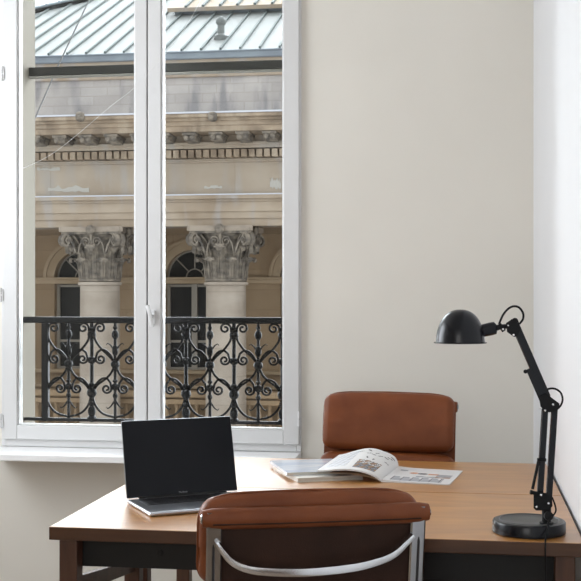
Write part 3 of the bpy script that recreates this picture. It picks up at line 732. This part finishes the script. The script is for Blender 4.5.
    MB().sweep(pts, lambda i: [(a, q * (.55 + .55 * math.sin(math.pi * i / 60))) for a, q in ((-.010, -.0085), (.010, -.0085), (.012, 0), (.010, .0085), (-.010, .0085))], up=(0, 0, 1)).build('back_brace', M['chrome_brace'], c, smooth=40, label='curved polished metal brace')
    for z, y in ((.425, .2), (.425, .45)): MB().tube([(-.25, y, LZ(z)), (.25, y, LZ(z))], .011, 10).build('seat_brace', M['chrome'], c)
    # column, star base, casters
    MB().lathe([(.11, .415 + lift), (.11, .40 + lift), (.04, .36 + lift), (.028, .35 + lift), (.028, .24), (.036, .235), (.036, .08), (.05, .07)], 24, Matrix.Translation((0, .33, 0))).build('column', M['chrome'], c)
    for q in range(5):
        a = R(90 + 72 * q + 20); dx_, dy_ = math.cos(a), math.sin(a)
        P = [(dx_ * r_, .33 + dy_ * r_, z_) for r_, z_ in ((.02, .115), (.12, .11), (.22, .095), (.30, .08))]
        MB().sweep(P, lambda i: [(-.022 + .003 * i, -.014), (.022 - .003 * i, -.014), (.016 - .003 * i, .014), (-.016 + .003 * i, .014)], up=(0, 0, 1)).build('base_arm', M['chrome'], c, smooth=30)
        cpos = Vector((dx_ * .295, .33 + dy_ * .295, 0))
        b = MB(); Tc = Matrix.Translation(cpos + Vector((0, 0, .03))) @ Matrix.Rotation(a + R(35), 4, 'Z') @ Matrix.Rotation(R(90), 4, 'Y')
        b.lathe([(.018, -.022), (.03, -.022), (.03, -.006), (.012, -.006), (.012, .006), (.03, .006), (.03, .022), (.018, .022)], 20, Tc); b.tube([cpos + Vector((0, 0, .03)), cpos + Vector((0, 0, .082))], .008, 8)
        b.build('caster', M['black'], c)
    return c
def cam2w(r, D): return (r * ct - D * st, r * st + D * ct)
nx, ny = cam2w((317.5 - CX) / FPX * 2.80, 2.80)
chair((nx, ny, FZ), R(18.0), -FZ, 'brown leather office chair seen from behind, in front of the desk', -.010, .022)
fx, fy = cam2w((391 - CX) / FPX * 4.86, 4.86)
chair((fx, fy, FZ), R(180 - 7.0), .070 - FZ, 'brown leather office chair facing us, behind the desk by the wall', wrap=True)

# ------------------------------------------------------------------ laptop
lp = tag(empty('laptop', (-1.035, 3.447, DZ), R(33)), 'open silver laptop with a black screen on the front desk', 'laptop')
LW, LD, LT = .370, .240, .0125   # local: x along the hinge from its left end, -y towards the user
b = MB().rbox(LW / 2, -LD / 2, LT / 2 + .0012, LW, LD, LT, .006, 3)
base = b.build('base', M['alu'], lp)
b = MB()
for (px, py) in ((.03, -.03), (LW - .03, -.03), (.03, -LD + .03), (LW - .03, -LD + .03)): b.lathe([(.008, 0), (.009, .002)], 12, Matrix.Translation((px, py, 0)))
b.build('foot', M['black'], lp)
MB().box(.030, LW - .030, -.125, -.016, LT + .0008, LT + .0018).build('keyboard', M['keys'], base)
b = MB(); kw = (LW - .070) / 14
for r_ in range(6):
    yk = -.022 - r_ * .0168
    if r_ == 5: spans = [(0, 1), (1, 2), (2, 3), (3, 4.2), (4.2, 9.2), (9.2, 10.4), (10.4, 11.4), (11.4, 12.3), (12.3, 13.1), (13.1, 14)]
    else: spans = [(i, i + 1) for i in range(14)]
    for a_, c_ in spans: b.box(.035 + a_ * kw + .001, .035 + c_ * kw - .001, yk - .0150, yk, LT + .0018, LT + .0030)
b.build('keys', M['keys'], base)['kind'] = 'stuff'
MB().box(LW / 2 - .066, LW / 2 + .066, -LD + .012, -.133, LT + .0009, LT + .0014).build('trackpad', M['alu'], base)
MB().tube([(.04, -.002, LT + .001), (LW - .04, -.002, LT + .001)], .0055, 12).build('hinge', M['black'], lp)
tl = R(15); SH = .243
lidT = Matrix.Translation((0, .002, LT + .002)) @ Matrix.Rotation(-tl, 4, 'X')
lid = MB(); lid.rbox(LW / 2, 0, SH / 2, LW, .0055, SH, .0045, 3)
lid.v = [tuple(lidT @ Vector(v)) for v in lid.v]; lido = lid.build('lid', M['alu'], lp)
MB().box(.0015, LW - .0015, -.0036, -.0022, .002, SH - .0018, T=lidT).build('screen', M['screen'], lido)
tx = bpy.data.curves.new('lettering', 'FONT'); tx.body = 'MacBook'; tx.size = .0075; tx.align_x = 'CENTER'; tx.extrude = .0001
tmp = bpy.data.objects.new('tmp', tx); C.objects.link(tmp)
me = bpy.data.meshes.new_from_object(tmp.evaluated_get(bpy.context.evaluated_depsgraph_get())); bpy.data.objects.remove(tmp)
me.materials.clear(); me.materials.append(M['letter'])
to = bpy.data.objects.new('lettering', me); C.objects.link(to)
to.parent = lido; to.matrix_local = lidT @ Matrix.Translation((LW / 2, -.0038, .0062)) @ Matrix.Rotation(R(90), 4, 'X')

# ------------------------------------------------------------------ magazines
def closed_mag(fl, rz, z, w_, h_, t_, m, label):
    o = tag(empty('magazine', (fl[0], fl[1], z), rz), label, 'magazine', 'closed magazines in the stack')
    MB().box(.002, w_ - .002, .002, h_ - .002, .0006, t_ - .0006).build('pages', M['pages'], o)
    b = MB().box(0, w_, 0, h_, 0, .0006).box(0, w_, 0, h_, t_ - .0006, t_).box(-.0006, 0, 0, h_, 0, t_)
    b.build('cover', m, o, smooth=0); return o
M['cover2'] = mat('cover2', (.70, .68, .62), .3)
closed_mag((-.566, 3.922), R(26), DZ, .240, .300, .015, M['cover2'], 'cream closed magazine at the bottom of the stack on the rear desk')
closed_mag((-.612, 3.968), R(21), DZ + .0151, .240, .300, .011, M['cover'], 'pale blue glossy closed magazine lying on the cream magazine')
mg = tag(empty('open_magazine', (-.285, 3.975, DZ), R(-8)), 'open illustrated magazine, left pages curling over the closed magazines', 'magazine')
MH, MWd = .315, .235
def page(fn, pr, name, mats, nu=70, nv=80, t=.0004):
    b = MB(); vs = []
    for i in range(nu + 1):
        for j in range(nv + 1): vs.append(fn(i / nu, j / nv))
    fs = []; mi = []
    for i in range(nu):
        for j in range(nv):
            fs.append((i * (nv + 1) + j, (i + 1) * (nv + 1) + j, (i + 1) * (nv + 1) + j + 1, i * (nv + 1) + j + 1)); mi.append(pr((i + .5) / nu, (j + .5) / nv))
    b.v = vs; b.f = fs; b.mi = mi; o = b.build(name, mats, mg, smooth=60)
    return o
PM = [M['paper'], M['ink'], M['ink_grey'], M['ink_brown'], M['ink_blue'], M['ink_orange'], M['ink_pale']]
def rt(u, v): return (.002 + u * MWd, v * MH, .006 * math.exp(-u * 6) * 1.2 + .0035 + .004 * u * (1 - u))
def rprint(u, v):
    if .10 < u < .86 and .06 < v < .32:                      # pale picture strip with dark bars at the foot
        k = (u - .10) * 7
        return 1 if (k % 1) < .12 else 2 if v > .25 and (k % 1) < .7 else 6 if v < .24 else 0
    if .42 < u < .93 and .36 < v < .44 and (math.sin(u * 30) * .02 + .40 - v) > -.025: return 2 if u < .7 else 3
    if (u - .33) ** 2 * 1 + (v - .62) ** 2 * 1.6 < .0045: return 5
    if (u - .47) ** 2 + (v - .60) ** 2 * 2 < .006: return 1
    if .55 < u < .72 and .55 < v < .62: return 5
    if .70 < u < .93 and .42 < v < .60: return 6 if (u + v) % .08 < .04 else 2
    if .08 < u < .2 and .72 < v < .8: return 2
    return 0
page(rt, rprint, 'right_page', PM)
def prof_l(u):   # height of the curled left pages over their run from the spine
    return .012 * (1 - math.exp(-u * 20)) + .050 * math.sin(math.pi * min(1, u * 1.0)) ** .8 * (1 - u) ** .5 + .0275 * u
def lt(u, v):
    k = .55 + .62 * v
    x = -.012 * math.sin(math.pi * min(u * 3, 1)) * (-1 if v > .5 else 1) * 0 - u * (MWd - .012)
    xs = .012 * math.sin(math.pi * min(1, u * 4)) * v
    return (x + xs, v * MH - .02 * u, .004 + prof_l(u) * (k if u < .99 else k) + .010 * u * (1 - k) * 2)
rnd = random.Random(3); seeds = [(rnd.uniform(.1, .9), rnd.uniform(.05, .95), rnd.uniform(.02, .05), rnd.uniform(0, 3.1)) for _ in range(60)]
def lprint(u, v):
    if .14 < u < .48 and .10 < v < .46:                       # brown hatched drawing
        return 3 if (math.sin(u * 60) + math.sin(v * 45 + u * 40)) > .3 else (1 if (u * 25 + v * 9) % 1 < .4 else 2 if v < .3 else 0)
    if .06 < u < .60 and .52 < v < .96:
        for (a, c, r_, t_) in seeds:
            d1 = (u - a) * math.cos(t_) + (v - c) * math.sin(t_); d2 = -(u - a) * math.sin(t_) + (v - c) * math.cos(t_)
            if abs(d2) < .011 and abs(d1) < .035: return 1
        return 0
    if .60 < u < .93 and .15 < v < .9 and (v * 22) % 1 < .45: return 2 if (u * 9 + v * 3) % 1 < .6 else 4
    return 0
page(lt, lprint, 'left_page', PM)
def ll(u, v):
    x, y, z = lt(u * .80, v); return (x, y - .010 - .004 * math.sin(3 * u), max(z * .60, .003) if u < .55 else max(z * .60, .0275))
page(ll, lambda u, v: 3 if v < .5 else 1, 'lower_page', PM, 40, 30)
# sheaf of leaves under each side
b = MB(); vs = []; n = 24
for i in range(n + 1):
    u = i / n
    for v in (0, 1):
        x, y, z = lt(u, v); vs.append((x, y, max(z - .0008, .001))); vs.append((x + .001, y, max(z - .0065 * (1 - .3 * u), .0006)))
fs = []
for i in range(n):
    a = i * 4; c = a + 4
    fs += [(a, c, c + 1, a + 1), (a + 2, a + 3, c + 3, c + 2), (a, a + 2, c + 2, c), (a + 1, c + 1, c + 3, a + 3)]
fs += [(0, 1, 3, 2), (n * 4, n * 4 + 2, n * 4 + 3, n * 4 + 1)]
b.add(vs, fs).build('page_block', M['paper'], mg, smooth=50)
b = MB(); vs = []
for i in range(n + 1):
    for v in (0, 1):
        x, y, z = rt(i / n, v); vs.append((x, y, z - .0005)); vs.append((x, y, .0004))
b.add(vs, fs).build('page_block', M['paper'], mg, smooth=50)

# ------------------------------------------------------------------ desk lamp
LR, LDp = .651, 3.14
lx0, ly0 = cam2w(LR, LDp)
lamp = tag(empty('desk_lamp', (lx0, ly0, DZ), TH), 'black articulated desk lamp with round base and dome shade', 'lamp')
def LP(x, y, dy=0, D0=3.085):
    D = D0 + dy; return Vector(((x - CX) / FPX * D - LR, D - LDp, CAMZ - (y - HY) / FPX * D - DZ))
u1 = 3.085 / FPX
base = MB().lathe([(.092, 0), (.0985, .002), (.0985, .029), (.0965, .0325), (.092, .034)], 64).build('base', M['lamp'], lamp, smooth=40)
MB().lathe([(.0915, .0335), (.0915, .0345), (.084, .0350), (.082, .0342), (.03, .0345), (.001, .0345)], 64).build('base_top', M['lamp_base_top'], base, smooth=40)
MB().tube([(.080 * math.cos(R(6 * i)), .080 * math.sin(R(6 * i)), .0352) for i in range(60)], .0010, 6, closed=True).build('base_ring', M['rivet_dull'], base)
pb = LP(546.5, 525); pb.z = .034; pt_ = LP(546.5, 505)
b = MB().tube([pb, pt_], 4.6 * u1, 20); b.lathe([(7 * u1, 0), (7 * u1, .004), (4.6 * u1, .006)], 20, Matrix.Translation(pb))
b.build('stem', M['lamp_matte'], lamp)
b = MB(); b.tube([LP(548, 516, -.012), LP(549, 516, -.032)], [4.4 * u1, 4.4 * u1], 14); b.build('clamp_knob', M['lamp_matte'], lamp)
def plate(pts, y0, y1): # polygon in the arm plane
    b = MB(); n = len(pts); vs = [LP(x, y, y0) for x, y in pts] + [LP(x, y, y1) for x, y in pts]
    b.add(vs, [tuple(range(n)), tuple(range(n, 2 * n))[::-1]] + [(i, i + n, (i + 1) % n + n, (i + 1) % n) for i in range(n)]); return b
lb = [(533.5, 491), (546, 493), (552, 498), (552.5, 506), (549, 510.5), (536, 510.5), (533.5, 508)]
b = plate(lb, -.016, -.012); b2 = plate(lb, .012, .016); b.add(b2.v, b2.f); br = b.build('lower_bracket', M['lamp_matte'], lamp, bevel=.0008)
def rivet(x, y, par, d=-.0165, r=1.1):
    p = LP(x, y, d); MB().lathe([(r * u1, 0), (r * u1, .0012), (r * .5 * u1, .002)], 12, Matrix.Translation(p) @ Matrix.Rotation(R(90), 4, 'X')).build('rivet', M['rivet'], par)
rivet(536.5, 507, br); rivet(541, 495, br); rivet(548.5, 503.5, br)
def bar(pa, pc, wd, th, name='arm', dy=0, par=None):
    a, c = LP(*pa, dy), LP(*pc, dy)
    return MB().sweep([a, c], lambda i: [(-wd, -th), (wd, -th), (wd, th), (-wd, th)], up=(0, 1, 0)).build(name, M['lamp'], par or lamp, bevel=.0012)
bar((539.5, 502), (545.2, 404), 2.9 * u1, .007, 'lower_arm'); bar((548.5, 503), (554.8, 404), 2.9 * u1, .007, 'lower_arm')
eb = [(538.8, 397), (546.5, 393), (552, 398), (559.5, 403.5), (559.5, 407.5), (556, 412), (544, 412.5), (541, 409)]
b = plate(eb, -.015, -.011); b2 = plate(eb, .011, .015); b.add(b2.v, b2.f); eo = b.build('elbow_bracket', M['lamp_matte'], lamp, bevel=.0008)
rivet(545, 410.5, eo, -.0155); rivet(553, 404.5, eo, -.0155); rivet(540.8, 408.3, eo, -.0155)
bar((516, 327), (546.5, 397), 3.9 * u1, .008, 'upper_arm')
P = [(526, 370), (531, 367.5), (546.5, 391), (545, 402), (540, 402)]
plate(P, -.0105, .0105).build('arm_channel', M['lamp'], lamp, bevel=.001)
b = MB().tube([LP(525.5, 371.5, -.016), LP(525.5, 371.5, .016)], 2.1 * u1, 12); b.build('spring_pin', M['lamp_matte'], lamp)
b = MB().tube([LP(532.5, 370), LP(541, 399)], .003, 8); b.build('spring', M['lamp_matte'], lamp)
# spring rod of the lower arm
MB().tube([LP(532.5, 489, -.008), LP(538.5, 461, -.008)], 1.5 * u1, 10).build('spring', M['lamp_matte'], lamp)
b = MB().tube([LP(530, 492, -.014), LP(537, 493.5, -.014)], 1.9 * u1, 12); b.tube([LP(530.3, 492, -.014), LP(532, 492.4, -.014)], 2.3 * u1, 12)
b.build('clamp_knob', M['lamp_matte'], lamp)
b = MB().tube([LP(537.3, 459.5, -.010), LP(546, 460, -.010)], 1.6 * u1, 12); b.build('spring_pin', M['lamp_matte'], lamp)
# head joint
hb = [(506, 323), (512, 319), (518, 320), (521, 328), (518, 336), (514, 337), (507, 332)]
b = plate(hb, -.012, -.008); b2 = plate(hb, .008, .012); b.add(b2.v, b2.f); b.tube([LP(515, 321, -.013), LP(515, 321, .013)], 3.2 * u1, 14)
ho = b.build('head_bracket', M['lamp_matte'], lamp, bevel=.0006)
rivet(513.5, 335, ho, -.0125); rivet(503, 329.3, ho, -.009); rivet(508, 325.5, ho, -.0125, .8)
b = MB().tube([LP(494, 328.5), LP(500, 327), LP(510, 326)], [3.3 * u1, 2.6 * u1, 2.3 * u1], 12); b.tube([LP(499, 324, 0), LP(504, 331, 0)], 2.2 * u1, 10); b.build('neck', M['lamp_matte'], lamp)
b = MB().tube([LP(467, 334.2), LP(478, 331.7), LP(491, 328.9), LP(495, 328), LP(496.5, 327.8)], [5.6 * u1, 6.2 * u1, 6.6 * u1, 6.3 * u1, 4 * u1], 24); b.build('socket', M['lamp'], lamp)
# dome shade
rc = LP(460.3, 342.5); r1 = 24.2 * u1; hgt = 33 * u1
pr = [(26.3 * u1, -.0012), (26.4 * u1, .0006), (r1 * 1.01, .002)]
for i in range(1, 19):
    a = math.pi / 2 * i / 18; pr.append((max(r1 * math.cos(a) ** .86, .0008), .002 + (hgt - .002) * math.sin(a)))
inn = [(max(r - .0016, .0004), z - .0014) for r, z in reversed(pr[2:])] + [(26.2 * u1, -.0014)]
MB().lathe(pr + inn, 64, Matrix.Translation(rc) , cap=False).build('lamp_shade', M['lamp'], lamp, smooth=50)
b = MB(); T = Matrix.Translation(rc + Vector((.008, 0, .026))) @ Matrix.Rotation(R(180), 4, 'X')
b.lathe([(.008, -.03), (.012, -.01), (.019, .006), (.021, .014), (.017, .022), (.008, .0255), (.001, .026)], 24, T); b.build('bulb', M['bulb'], lamp)
# cables
cab = [LP(x, y, d) for x, y, d in ((499, 324, 0), (503, 315, -.002), (508, 309, -.004), (513.5, 306.3, -.005), (519, 307.5, -.005), (523, 313, -.004), (523, 319, -.002), (519.5, 324, .0))]
b = MB().tube(smoothpts(cab, 6), .0030, 8); b.build('cable', M['lamp_matte'], lamp)
cab = [LP(x, y, d) for x, y, d in ((544, 391.5, 0), (549, 388.8, -.004), (555, 388.8, -.005), (560.5, 392.5, -.005), (562.6, 399, -.004), (561, 405, -.003), (557.5, 409, .0))]
b = MB().tube(smoothpts(cab, 6), .0028, 8); b.build('cable', M['lamp_matte'], lamp)
k1 = LP(552, 497, -.012); k2 = LP(555, 505, -.020); k3 = LP(555.5, 512, -.03); k4 = LP(549.5, 520, -.038)
e0 = Vector((k4.x - .004, -.092, .038)); e1 = Vector((k4.x - .009, -.104, .022)); e2 = Vector((k4.x - .012, -.108, .003))
def l2(x, y, z): # world to lamp-local
    d = Vector((x - lx0, y - ly0)); return Vector((d.x * ct + d.y * st, -d.x * st + d.y * ct, z - DZ))
ex = .210; 
cab = [k1, k2, k3, k4, e0, e1, l2(ex, 3.082, DZ + .003), l2(ex - .001, 3.068, DZ - .006), l2(ex - .001, 3.067, DZ - .05), l2(ex + .002, 3.066, DZ - .30), l2(ex, 3.064, .10), l2(ex - .02, 3.04, FZ + .004)]
b = MB().tube(smoothpts(cab, 6), .0023, 8); b.build('cable', M['lamp_matte'], lamp)
